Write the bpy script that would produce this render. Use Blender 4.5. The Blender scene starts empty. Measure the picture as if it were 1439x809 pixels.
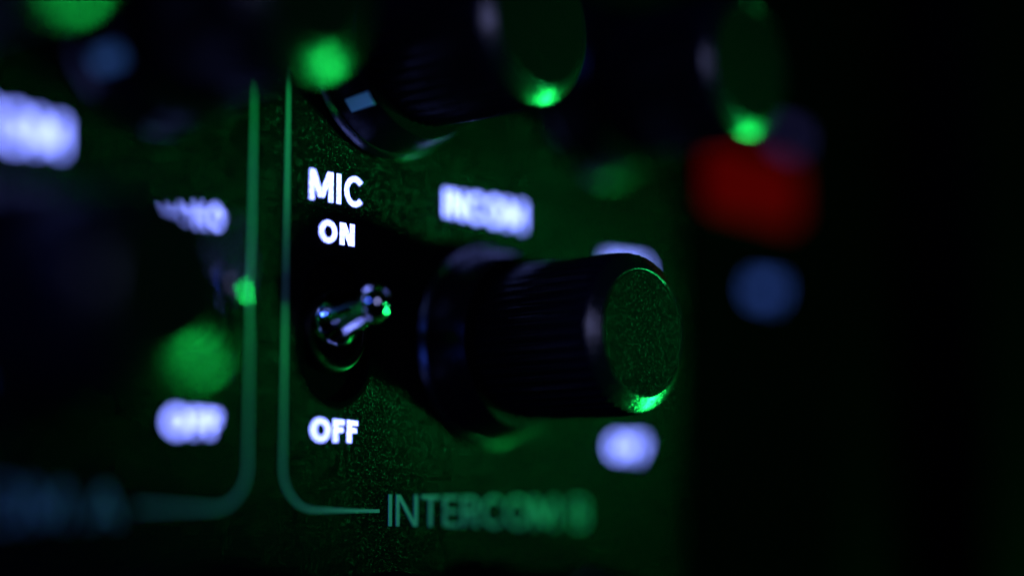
import bpy, bmesh, math, random
from mathutils import Vector, Matrix
from mathutils.geometry import tessellate_polygon

# ---------------------------------------------------------------- scene, camera, light
S = 0.001                                    # everything below is written in millimetres
sc = bpy.context.scene
col = sc.collection
R = math.radians

YAW, PITCH, DIST = R(48), R(7.5), 142.0      # seen from the left and a little from below
fwd = Vector((math.sin(YAW) * math.cos(PITCH), math.cos(YAW) * math.cos(PITCH), math.sin(PITCH)))
rgt = Vector((math.cos(YAW), -math.sin(YAW), 0))
upv = rgt.cross(fwd)
cam_d = bpy.data.cameras.new('camera')
cam = bpy.data.objects.new('camera', cam_d)
col.objects.link(cam)
cam_d.sensor_width = 36.0
cam_d.lens = 67.55
cam_d.clip_start = 0.005
cam_d.clip_end = 20.0
m = Matrix((rgt, upv, -fwd)).transposed().to_4x4()
m.translation = Vector((-97.03, -102.90, -17.21)) * S
cam.matrix_world = m
cam_d.dof.use_dof = True
cam_d.dof.focus_distance = DIST * S
cam_d.dof.aperture_fstop = 3.6
cam_d.dof.aperture_blades = 0
sc.camera = cam

world = bpy.data.worlds.new('World')
sc.world = world
world.use_nodes = True
world.node_tree.nodes['Background'].inputs[0].default_value = (0.25, 0.35, 0.6, 1)
world.node_tree.nodes['Background'].inputs[1].default_value = 0.0006

def area(name, loc, target, sx, sy, power, color, spread=180):
    d = bpy.data.lights.new(name, 'AREA')
    d.shape = 'RECTANGLE'
    d.size, d.size_y = sx * S, sy * S
    d.energy = power
    d.color = color
    d.spread = R(spread)
    o = bpy.data.objects.new(name, d)
    col.objects.link(o)
    o.location = Vector(loc) * S
    o.rotation_euler = (Vector(target) - Vector(loc)).to_track_quat('-Z', 'Y').to_euler()
    return o

def spot(name, loc, target, cone, blend, radius, power, color):
    d = bpy.data.lights.new(name, 'SPOT')
    d.spot_size = R(cone)
    d.spot_blend = blend
    d.shadow_soft_size = radius * S
    d.energy = power
    d.color = color
    o = bpy.data.objects.new(name, d)
    col.objects.link(o)
    o.location = Vector(loc) * S
    o.rotation_euler = (Vector(target) - Vector(loc)).to_track_quat('-Z', 'Y').to_euler()
    return o

# green light of the gear to the right (a narrow beam on the middle of the panel, a small bright one low down), violet glow beside the photographer
spot('green_spot', (215, -205, -46), (6, 0, 17), 12.6, 1.0, 18, 3.9, (0.015, 1.0, 0.20))
area('green_lamp', (240, -56, -118), (10, -8, 0), 60, 40, 0.38, (0.01, 1.0, 0.13), 120)
area('violet_lamp', (-120, -245, 33), (0, 0, 0), 36, 90, 0.065, (0.42, 0.44, 1.0))
area('blue_lamp', (-268, -42, 62), (5, 0, 0), 30, 300, 0.50, (0.05, 0.12, 1.0))

sc.view_settings.view_transform = 'Standard'
sc.view_settings.look = 'None'
sc.view_settings.exposure = 0
sc.view_settings.gamma = 1
sc.view_settings.use_curve_mapping = False
sc.render.engine = 'CYCLES'
sc.cycles.use_denoising = True
sc.cycles.max_bounces = 8
sc.cycles.sample_clamp_indirect = 4

# ---------------------------------------------------------------- materials
def mat(name, base, rough=0.5, metal=0.0, spec=0.5, emit=None, estr=0.0, ior=1.5):
    mt = bpy.data.materials.new(name)
    mt.use_nodes = True
    b = mt.node_tree.nodes['Principled BSDF']
    b.inputs['Base Color'].default_value = (*base, 1)
    b.inputs['Roughness'].default_value = rough
    b.inputs['Metallic'].default_value = metal
    b.inputs['Specular IOR Level'].default_value = spec
    b.inputs['IOR'].default_value = ior
    if emit:
        b.inputs['Emission Color'].default_value = (*emit, 1)
        b.inputs['Emission Strength'].default_value = estr
    return mt

def uneven_glow(mt, lo, hi):
    """backlight that shines through the print a little unevenly"""
    nt = mt.node_tree
    N, L = nt.nodes, nt.links
    b = N['Principled BSDF']
    tc = N.new('ShaderNodeTexCoord')
    no = N.new('ShaderNodeTexNoise')
    no.inputs['Scale'].default_value = 4500
    no.inputs['Detail'].default_value = 4
    L.new(tc.outputs['Object'], no.inputs['Vector'])
    mr = N.new('ShaderNodeMapRange')
    mr.inputs['From Min'].default_value = 0.3
    mr.inputs['From Max'].default_value = 0.7
    e = b.inputs['Emission Strength'].default_value
    mr.inputs['To Min'].default_value = e * lo
    mr.inputs['To Max'].default_value = e * hi
    L.new(no.outputs[0], mr.inputs['Value'])
    L.new(mr.outputs[0], b.inputs['Emission Strength'])

def grain(mt, scale, amount, rough_lo=None, rough_hi=None, even=False):
    """tiny facets of textured paint: each cell of a voronoi tilts the surface its own way"""
    nt = mt.node_tree
    N, L = nt.nodes, nt.links
    b = N['Principled BSDF']
    tc = N.new('ShaderNodeTexCoord')
    vo = N.new('ShaderNodeTexVoronoi')
    vo.inputs['Scale'].default_value = scale
    L.new(tc.outputs['Object'], vo.inputs['Vector'])
    sub = N.new('ShaderNodeVectorMath'); sub.operation = 'MULTIPLY_ADD'
    sub.inputs[1].default_value = (2, 2, 2)
    sub.inputs[2].default_value = (-1, -1, -1)
    L.new(vo.outputs['Color'], sub.inputs[0])
    # cubed, so that most facets lie nearly flat and a few stand out
    sq = N.new('ShaderNodeVectorMath'); sq.operation = 'MULTIPLY'
    L.new(sub.outputs[0], sq.inputs[0]); L.new(sub.outputs[0], sq.inputs[1])
    cb = N.new('ShaderNodeVectorMath'); cb.operation = 'MULTIPLY'
    L.new(sq.outputs[0], cb.inputs[0]); L.new(sub.outputs[0], cb.inputs[1])
    sub = sub if even else cb
    scl = N.new('ShaderNodeVectorMath'); scl.operation = 'SCALE'
    scl.inputs['Scale'].default_value = amount
    L.new(sub.outputs[0], scl.inputs[0])
    geo = N.new('ShaderNodeNewGeometry')
    add = N.new('ShaderNodeVectorMath'); add.operation = 'ADD'
    L.new(geo.outputs['Normal'], add.inputs[0]); L.new(scl.outputs[0], add.inputs[1])
    nrm = N.new('ShaderNodeVectorMath'); nrm.operation = 'NORMALIZE'
    L.new(add.outputs[0], nrm.inputs[0])
    L.new(nrm.outputs[0], b.inputs['Normal'])
    if rough_lo is not None:
        mr = N.new('ShaderNodeMapRange')
        mr.inputs['To Min'].default_value = rough_lo
        mr.inputs['To Max'].default_value = rough_hi
        sep = N.new('ShaderNodeSeparateColor')
        L.new(vo.outputs['Color'], sep.inputs[0])
        L.new(sep.outputs[2], mr.inputs['Value'])
        L.new(mr.outputs[0], b.inputs['Roughness'])
    return mt

M = {}
M['panel'] = grain(mat('textured_panel_paint', (0.003, 0.004, 0.004), 0.4, spec=0.05), 23000, 0.25, 0.14, 0.26, even=True)
M['panel_dark'] = grain(mat('matt_black_panel_paint', (0.0015, 0.0015, 0.002), 0.6, spec=0.0), 9000, 0.1)
M['plastic'] = grain(mat('black_knob_plastic', (0.003, 0.003, 0.004), 0.26, spec=0.035), 9000, 0.10)
M['bezel'] = grain(mat('speckled_black_plastic', (0.004, 0.004, 0.005), 0.25, spec=0.7), 16000, 0.17, 0.16, 0.28)
M['skirt'] = grain(mat('black_skirt_plastic', (0.003, 0.003, 0.004), 0.24, spec=0.06), 9000, 0.05)
M['rim'] = mat('polished_black_rim', (0.003, 0.003, 0.004), 0.25, spec=1.0)
M['cap'] = grain(mat('speckled_cap_plastic', (0.004, 0.006, 0.005), 0.35, spec=0.018), 27000, 0.26, 0.14, 0.26, even=True)
M['chrome'] = mat('polished_chrome', (0.75, 0.75, 0.78), 0.05, metal=1.0)
M['nickel'] = mat('black_lacquered_ring', (0.003, 0.003, 0.004), 0.3, spec=0.12)
M['black'] = mat('black_bezel_plastic', (0.003, 0.003, 0.004), 0.5, spec=0.0)
M['cup'] = grain(mat('black_slot_plastic', (0.003, 0.003, 0.004), 0.5, spec=0.0), 9000, 0.1)
M['teal_print'] = grain(mat('teal_silk_screen_ink', (0.26, 0.56, 0.52), 0.3, spec=0.2), 14000, 0.16)
M['pointer'] = grain(mat('pale_pointer_paint', (0.32, 0.85, 0.72), 0.4, spec=0.3), 7000, 0.2)
M['legend'] = mat('backlit_white_legend', (0.08, 0.08, 0.10), 0.5, spec=0.1, emit=(0.21, 0.26, 1.0), estr=6.0)
uneven_glow(M['legend'], 0.42, 1.4)
M['legend_low'] = mat('backlit_blue_legend', (0.01, 0.01, 0.02), 0.6, ior=1.07, emit=(0.09, 0.22, 1.0), estr=0.6)
M['legend_faint'] = mat('faint_violet_legend', (0.01, 0.01, 0.02), 0.6, spec=0.0, emit=(0.25, 0.2, 1.0), estr=0.16)
M['red'] = mat('lit_red_button_plastic', (0.06, 0.0005, 0.0005), 0.6, spec=0.0, emit=(1.0, 0.004, 0.004), estr=0.058)
M['rail'] = grain(mat('dark_anodised_rail', (0.0015, 0.0018, 0.0018), 0.5, spec=0.003), 6000, 0.3)

# ---------------------------------------------------------------- helpers
def link(name, me, mt, parent=None, loc=(0, 0, 0)):
    o = bpy.data.objects.new(name, me)
    col.objects.link(o)
    if mt and not me.materials:
        me.materials.append(mt)
    o.location = Vector(loc) * S
    o.parent = parent
    return o

def mesh(name, verts, faces, smooth=False, angle=None):
    me = bpy.data.meshes.new(name)
    me.from_pydata([tuple(c * S for c in v) for v in verts], [], faces)
    bm = bmesh.new(); bm.from_mesh(me)
    bmesh.ops.recalc_face_normals(bm, faces=bm.faces)
    bm.to_mesh(me); bm.free()
    if smooth:
        me.polygons.foreach_set('use_smooth', [True] * len(me.polygons))
        if angle:
            me.set_sharp_from_angle(angle=R(angle))
    return me

def lathe(name, prof, seg=96, mod=None, angle=35, axis=None):
    """profile of (radius, height) turned about the knob axis, which points out of the panel (-Y)"""
    v, f = [], []
    for i, (r, h) in enumerate(prof):
        for k in range(seg):
            a = 2 * math.pi * k / seg
            rr = r * (mod(i, a) if mod else 1)
            p = (rr * math.cos(a), -h, rr * math.sin(a))
            v.append(p if axis is None else tuple(axis @ Vector(p)))
    for i in range(len(prof) - 1):
        for k in range(seg):
            k2 = (k + 1) % seg
            f.append((i * seg + k, i * seg + k2, (i + 1) * seg + k2, (i + 1) * seg + k))
    f.append(tuple(range(seg)))
    f.append(tuple(range((len(prof) - 1) * seg, len(prof) * seg)))
    return mesh(name, v, f, True, angle)

def stadium(cx, cz, w, h, n=20):
    """closed outline of a slot w wide and h high with round ends"""
    r = w / 2
    pts = []
    for k in range(n + 1):
        a = math.pi * k / n
        pts.append((cx + r * math.cos(a), cz + h / 2 - r + r * math.sin(a)))
    for k in range(n + 1):
        a = math.pi + math.pi * k / n
        pts.append((cx + r * math.cos(a), cz - h / 2 + r + r * math.sin(a)))
    return pts

def ribbon(name, pts, width, th=0.03):
    """printed line: a thin raised strip of ink along a path on the panel"""
    v, f = [], []
    n = len(pts)
    for i, p in enumerate(pts):
        a = Vector(pts[max(i - 1, 0)]); b = Vector(pts[min(i + 1, n - 1)])
        d = (b - a).normalized()
        q = Vector((-d.y, d.x)) * width / 2
        for s, y in ((1, 0), (1, -th), (-1, -th), (-1, 0)):
            v.append((p[0] + q.x * s, y, p[1] + q.y * s))
    for i in range(n - 1):
        for k in range(4):
            k2 = (k + 1) % 4
            f.append((4 * i + k, 4 * i + k2, 4 * i + 4 + k2, 4 * i + 4 + k))
    f.append((0, 1, 2, 3)); f.append(tuple(4 * (n - 1) + k for k in (3, 2, 1, 0)))
    return mesh(name, v, f)

GLYPH_W = {'M': 1.0, 'I': 0.0, 'C': 0.80, 'O': 0.94, 'N': 0.78, 'F': 0.54, 'T': 0.66, 'E': 0.56, 'R': 0.64, 'A': 0.86, 'B': 0.64, ' ': 0.3}
def glyph(c, w, t):
    """strokes of a plain geometric capital of height 1, width w and stroke t, as lists of quads"""
    def bar(x0, z0, x1, z1): return [[(x0, z0), (x1, z0), (x1, z1), (x0, z1)]]
    def slant(xa, za, xb, zb, k=1.0): return [[(xa - t * k / 2, za), (xa + t * k / 2, za), (xb + t * k / 2, zb), (xb - t * k / 2, zb)]]
    def ring(cx, cz, rx, rz, a0, a1, n=28):
        q = []
        for i in range(n):
            a, b = R(a0 + (a1 - a0) * i / n), R(a0 + (a1 - a0) * (i + 1) / n)
            q.append([(cx + rx * math.cos(a), cz + rz * math.sin(a)), (cx + rx * math.cos(b), cz + rz * math.sin(b)),
                      (cx + (rx - t) * math.cos(b), cz + (rz - t) * math.sin(b)), (cx + (rx - t) * math.cos(a), cz + (rz - t) * math.sin(a))])
        return q
    v = bar(0, 0, t, 1)
    if c == 'I': return [v]
    if c == 'M': return [v, bar(w - t, 0, w, 1), slant(t * 0.62, 1, w / 2, 0.12, 1.2), slant(w - t * 0.62, 1, w / 2, 0.12, 1.2)]
    if c == 'N': return [v, bar(w - t, 0, w, 1), slant(t * 0.65, 1, w - t * 0.65, 0, 1.25)]
    if c == 'O': return [ring(w / 2, 0.5, w / 2, 0.515, 0, 360, 48)]
    if c == 'C': return [ring(w * 0.56, 0.5, w * 0.56, 0.515, 42, 318, 40)]
    if c == 'F': return [v, bar(0, 1 - t, w, 1), bar(0, 0.44, w * 0.9, 0.44 + t)]
    if c == 'E': return [v, bar(0, 1 - t, w, 1), bar(0, 0, w, t), bar(0, 0.5 - t / 2, w * 0.92, 0.5 + t / 2)]
    if c == 'T': return [bar(w / 2 - t / 2, 0, w / 2 + t / 2, 1), bar(0, 1 - t, w, 1)]
    if c == 'A': return [slant(t * 0.55, 0, w / 2, 1, 1.1), slant(w - t * 0.55, 0, w / 2, 1, 1.1), bar(w * 0.22, 0.25, w * 0.78, 0.25 + t * 0.9)]
    if c == 'R': return [v, bar(0, 1 - t, w - 0.28, 1), bar(0, 0.44, w - 0.28, 0.44 + t), ring(w - 0.28, 0.72, 0.28, 0.28, -90, 90, 16), slant(w * 0.55, 0.46, w - t * 0.6, 0, 1.15)]
    if c == 'B': return [v, bar(0, 1 - t, w - 0.26, 1), bar(0, 0.44, w - 0.26, 0.44 + t), bar(0, 0, w - 0.28, t), ring(w - 0.28, 0.74, 0.26, 0.26, -90, 90, 16), ring(w - 0.28, 0.28, 0.28, 0.28, -90, 90, 16)]
    return []

def text_mesh(name, body, x0, x1, z0, z1, t=0.2, th=0.05, gap=0.15):
    x, strokes = 0.0, []
    for c in body:
        w = GLYPH_W[c] if c != 'I' else t
        for st in glyph(c, w, t):
            strokes.append([[(p[0] + x, p[1]) for p in q] for q in st])
        x += w + gap
    x -= gap
    cx, cz = (x0 + x1) / 2, (z0 + z1) / 2
    v, f = [], []
    for i, st in enumerate(strokes):
        y = -th - 0.003 * (i % 3)              # strokes that cross lie a hair above each other
        for q in st:
            b = len(v)
            pts = [(p[0] / x * (x1 - x0) - (x1 - x0) / 2, p[1] * (z1 - z0) - (z1 - z0) / 2) for p in q]
            v += [(px, y, pz) for px, pz in pts] + [(px, 0, pz) for px, pz in pts]
            f.append((b, b + 1, b + 2, b + 3))
            f += [(b + k, b + (k + 1) % 4, b + 4 + (k + 1) % 4, b + 4 + k) for k in range(4)]
    me = mesh(name, v, f)
    return me, (cx, -0.012, cz)

def box(name, x0, x1, y0, y1, z0, z1, bev=0.3, seg=3):
    bm = bmesh.new()
    bmesh.ops.create_cube(bm, size=1)
    for v in bm.verts:
        v.co = (((x0 + x1) / 2 + v.co.x * (x1 - x0)) * S, ((y0 + y1) / 2 + v.co.y * (y1 - y0)) * S, ((z0 + z1) / 2 + v.co.z * (z1 - z0)) * S)
    if bev:
        bmesh.ops.bevel(bm, geom=bm.edges[:], offset=bev * S, segments=seg, affect='EDGES')
    me = bpy.data.meshes.new(name); bm.to_mesh(me); bm.free()
    me.polygons.foreach_set('use_smooth', [True] * len(me.polygons))
    me.set_sharp_from_angle(angle=R(40))
    return me

def thing(name, label, cat, loc=(0, 0, 0)):
    o = bpy.data.objects.new(name, None)
    col.objects.link(o)
    o.location = Vector(loc) * S
    o.empty_display_size = 0.01
    o['label'] = label
    o['category'] = cat
    return o

def copy_tree(src, parent, loc):
    c = src.copy(); col.objects.link(c); c.parent = parent; c.location = Vector(loc) * S
    for ch in src.children:
        d = ch.copy(); col.objects.link(d); d.parent = c
    return c

# ---------------------------------------------------------------- the console and its front panel
console = thing('audio_console', 'black audio console front panel with ribbed knobs, chrome toggles and glowing white lettering', 'audio console')

SWITCHES = [(-2.0, -2.0), (-15.0, -2.0)]
SLOT_W, SLOT_H = 6.6, 10.4
X0, X1, Z0, Z1, TH = -75.0, 39.8, -45.0, 50.0, 3.0
loops = [[(X0, Z0), (X1, Z0), (X1, Z1), (X0, Z1)]] + [stadium(x, z, SLOT_W, SLOT_H) for x, z in SWITCHES]
flat = [p for l in loops for p in l]
tris = tessellate_polygon([[Vector((x, z, 0)) for x, z in l] for l in loops])
nf = len(flat)
CH = 0.18
pv = [(x, 0.0, z) for x, z in flat] + [(x, TH, z) for x, z in flat]
pf = [tuple(t) for t in tris] + [tuple(i + nf for i in reversed(t)) for t in tris]
base = 0
for l in loops:
    n = len(l)
    for k in range(n):
        k2 = (k + 1) % n
        pf.append((base + k, base + k2, base + k2 + nf, base + k + nf))
    base += n
panel = link('front_panel', mesh('front_panel', pv, pf), M['panel'], console)

# ---------------------------------------------------------------- printed frame lines and lettering
def arc(cx, cz, r, a0, a1, n=12):
    return [(cx + r * math.cos(R(a0 + (a1 - a0) * k / n)), cz + r * math.sin(R(a0 + (a1 - a0) * k / n))) for k in range(n + 1)]

ZL = -15.0
def frame(pts, label):
    o = link('frame_line', ribbon('frame_line', pts, 0.25), M['teal_print'], console, (0, -0.012, 0))
    o['label'] = label
# module B: down its left side, round the corner and up to the lettering
frame([(-6.9, 30), (-6.9, ZL + 3.0)] + arc(-3.9, ZL + 3.0, 3.0, 180, 270) + [(2.6, ZL)], 'thin teal frame line left of the sharp white lettering')
frame([(-19.5, ZL), (-13.1, ZL)] + arc(-13.1, ZL + 3.0, 3.0, 270, 360) + [(-10.1, 30)], 'blurred teal frame line at the left')

def legend(body, x0, x1, z0, z1, mt, label, bold=0.2, parent=None):
    me, loc = text_mesh('legend_lettering', body, x0, x1, z0, z1, bold)
    o = link('legend_lettering', me, M[mt], parent or console, loc)
    o['label'] = label
    return o

legend('MIC', -4.75, 0.55, 7.4, 9.65, 'legend', 'sharp glowing white lettering MIC', 0.19)
legend('ON', -3.75, -0.25, 4.4, 6.05, 'legend', 'sharp glowing white lettering ON under MIC', 0.24)
legend('OFF', -4.3, 0.3, -10.1, -8.45, 'legend', 'sharp glowing white lettering OFF below the toggle', 0.23)
legend('INCOM', 9.3, 18.6, 7.9, 10.1, 'legend', 'blurred glowing white lettering INCOM above the large knob', 0.19)
legend('INCOM', -35.6, -26.0, 7.5, 9.7, 'legend', 'strongly blurred glowing white lettering at the left edge', 0.19)
legend('MONO', -17.9, -12.6, 4.2, 5.85, 'legend', 'blurred glowing lettering half hidden above the left toggle', 0.24)
legend('OFF', -17.2, -12.7, -10.1, -8.45, 'legend', 'blurred glowing lettering below the left toggle', 0.23)
legend('MONO', 29.3, 34.6, 5.3, 6.95, 'legend', 'glowing lettering peeping over the top of the large knob', 0.24)
legend('OFF', 29.6, 34.2, -10.1, -8.45, 'legend', 'blurred violet lettering to the lower right of the large knob', 0.23)
legend('INTERCOM', 3.5, 22.6, -16.1, -13.75, 'teal_print', 'teal printed lettering INTERCOM', 0.12)
legend('B', 24.6, 26.4, -16.1, -13.75, 'teal_print', 'teal printed letter B after INTERCOM', 0.12)
legend('INTERCOM A', -43.6, -20.8, -16.1, -13.75, 'teal_print', 'strongly blurred teal printed lettering at the lower left', 0.12)

# ---------------------------------------------------------------- knobs
RIBS = 46
grip_prof = [(5.75, 4.3), (6.0, 4.6), (6.05, 9.0), (6.05, 13.6), (6.03, 14.4), (5.98, 14.8), (5.9, 15.1), (5.6, 15.15)]
bezel_prof = [(5.5, 14.9), (5.86, 15.12), (5.74, 15.26), (5.45, 15.48), (5.15, 15.71), (4.95, 15.86), (4.78, 15.97), (4.745, 15.985), (4.71, 15.975), (4.70, 15.5)]
def ribmod(i, a):
    if i == 0 or i > 7:
        return 1
    depth = 0.035 * (1 if i < 5 else max(0, (8 - i) / 4))
    return 1 - depth * (0.5 - 0.5 * math.cos(RIBS * a)) ** 0.6
grip_me = lathe('grip', grip_prof, RIBS * 8, ribmod, 50)
bezel_me = lathe('bezel_ring', bezel_prof, 128, None, 25)
skirt_me = lathe('skirt', [(7.5, 1.0), (7.66, 1.16), (6.9, 4.2), (6.8, 4.32), (5.6, 4.36)], 128, None, 30)
rim_me = lathe('skirt_rim', [(7.4, 0.3), (7.92, 0.33), (8.0, 0.42), (7.99, 0.48), (7.74, 1.02), (7.68, 1.1), (7.4, 1.12)], 128, None, 30)
cap_me = lathe('cap', [(4.68, 15.0), (4.68, 15.93), (4.64, 15.96), (4.5, 15.96), (2.0, 15.96), (0.3, 15.96)], 96, None, 40)

def pointer_mesh():
    """raised white bar lying on the sloping skirt at angle zero"""
    prof = [(7.45, 2.0), (7.25, 2.8), (6.94, 4.05)]
    v, f = [], []
    for r, h in prof:
        for s in (-1, 1):
            for lift in (-0.15, 0.06):
                v.append((r + lift, -h - lift * 0.35, 0.55 * s))
    for i in range(2):
        b = 4 * i
        for q in ((0, 1, 5, 4), (1, 3, 7, 5), (3, 2, 6, 7), (2, 0, 4, 6)):
            f.append(tuple(b + k for k in q))
    f.append((0, 2, 3, 1)); f.append((8, 9, 11, 10))
    return mesh('pointer', v, f)
pointer_me = pointer_mesh()

def knob(x, z, angle, label, first=[None]):
    if first[0] is None:
        k = link('control_knob', grip_me, M['plastic'], console, (x, 0, z))
        link('skirt', skirt_me, M['skirt'], k)
        link('skirt_rim', rim_me, M['rim'], k)
        link('cap', cap_me, M['cap'], k)
        link('bezel_ring', bezel_me, M['bezel'], k)
        link('pointer', pointer_me, M['pointer'], k)
        first[0] = k
    else:
        k = copy_tree(first[0], console, (x, 0, z))
    k.rotation_euler = (0, -R(angle), 0)
    k['label'] = label
    return k

knob(14.0, -2.0, -50, 'large ribbed black knob with sharp green speckled cap')
knob(2.7, 19.3, 222, 'ribbed knob above MIC with a pale pointer mark')
knob(28.4, 21.0, -50, 'upper knob at the right with a bright green glint')
knob(-19.0, 17.6, 215, 'upper knob at the left with a bright round green glint')
knob(-38.6, 17.9, 215, 'upper knob at the left edge with a dull green glint')
knob(-29.8, -2.7, 225, 'blurred black knob at the lower left')
for x in (-18.5, 4.5, 27.5):  # row out of view, added so its shadow darkens the lower panel edge
    knob(x, -27.5, 225, 'unseen knob added below the lettering INTERCOM to shade the lower panel edge')

# ---------------------------------------------------------------- toggle switches
ring_me = lathe('toggle_switch', [(3.05, -0.78), (3.05, 0.0), (2.98, 0.16), (2.86, 0.26), (2.7, 0.3), (2.55, 0.26), (2.42, 0.12), (2.38, -0.1), (2.36, -0.6)], 96, None, 60)
tilt = Matrix.Rotation(R(-11), 3, 'X')        # the lever points up, to ON
lever_prof = [(2.25, -0.9), (2.24, -0.3), (2.18, 0.1), (2.05, 0.45), (1.86, 0.75), (1.68, 1.1), (1.54, 1.7), (1.34, 2.8), (1.27, 3.6), (1.30, 3.9), (1.30, 4.1), (1.22, 4.5), (1.04, 4.85), (0.78, 5.13), (0.45, 5.32), (0.2, 5.38), (0.05, 5.4)]
lever_me = lathe('lever', lever_prof, 64, None, 60, axis=tilt)
for v in lever_me.vertices: v.co.z += 0.9 * S     # its pivot lies behind the panel, so it leaves the slot above the middle
def ring_mesh():
    a = stadium(0, 0, SLOT_W + 0.9, SLOT_H + 0.9); b = stadium(0, 0, SLOT_W + 0.7, SLOT_H + 0.7)
    c = stadium(0, 0, SLOT_W + 0.05, SLOT_H + 0.05); d = stadium(0, 0, SLOT_W - 0.12, SLOT_H - 0.12)
    rows = [(a, -0.01), (b, -0.16), (c, -0.16), (d, -0.02), (d, 0.8)]
    n = len(a)
    v = [(x, y, z) for pts, y in rows for x, z in pts]
    f = []
    for i in range(len(rows) - 1):
        for k in range(n):
            k2 = (k + 1) % n
            f.append((i * n + k, i * n + k2, (i + 1) * n + k2, (i + 1) * n + k))
    f.append(tuple(range((len(rows) - 1) * n, len(rows) * n)))
    return mesh('slot_cup', v, f, True, 30)
cup_me = ring_mesh()
sw0 = link('toggle_switch', ring_me, M['nickel'], console, (SWITCHES[0][0], 0, SWITCHES[0][1]))
link('lever', lever_me, M['chrome'], sw0)
link('slot_cup', cup_me, M['cup'], sw0)
sw0['label'] = 'chrome toggle switch between ON and OFF'
sw1 = copy_tree(sw0, console, (SWITCHES[1][0], 0, SWITCHES[1][1])); sw1['label'] = 'blurred chrome toggle switch left of the frame lines'

# ---------------------------------------------------------------- the unit mounted to the right of the console
unit = thing('side_unit', 'matt black panel with a dim red button to the right of the console', 'control panel')
link('front_panel', box('front_panel', 40.4, 65, -0.2, 3, -45, 50, 0.25), M['panel_dark'], unit)
link('button_bezel', box('button_bezel', 40.9, 55.8, -1.0, -0.21, 11.6, 19.0, 0.4), M['black'], unit)
rb = link('red_button', box('red_button', 41.6, 55.0, -3.2, -1.02, 12.3, 18.3, 0.6), M['red'], unit)
rb['label'] = 'wide dim red button beside the upper right knob'
legend('OFF', 50.4, 55.0, 5.3, 7.1, 'legend_low', 'dim blue lettering under the red button', 0.22, unit).location.y = -0.215 * S
legend('ON', 55.2, 58.8, 20.6, 22.4, 'legend_faint', 'dim violet lettering above the red button', 0.22, unit).location.y = -0.215 * S

rail = thing('rack_rail', 'dark metal rail standing at the right edge of the picture', 'rail')
link('flange', box('flange', 67, 83, 1, 4, -80, 110, 0.4), M['rail'], rail)
link('upright', box('upright', 88, 104, -4, 8, -80, 110, 0.8), M['rail'], rail)
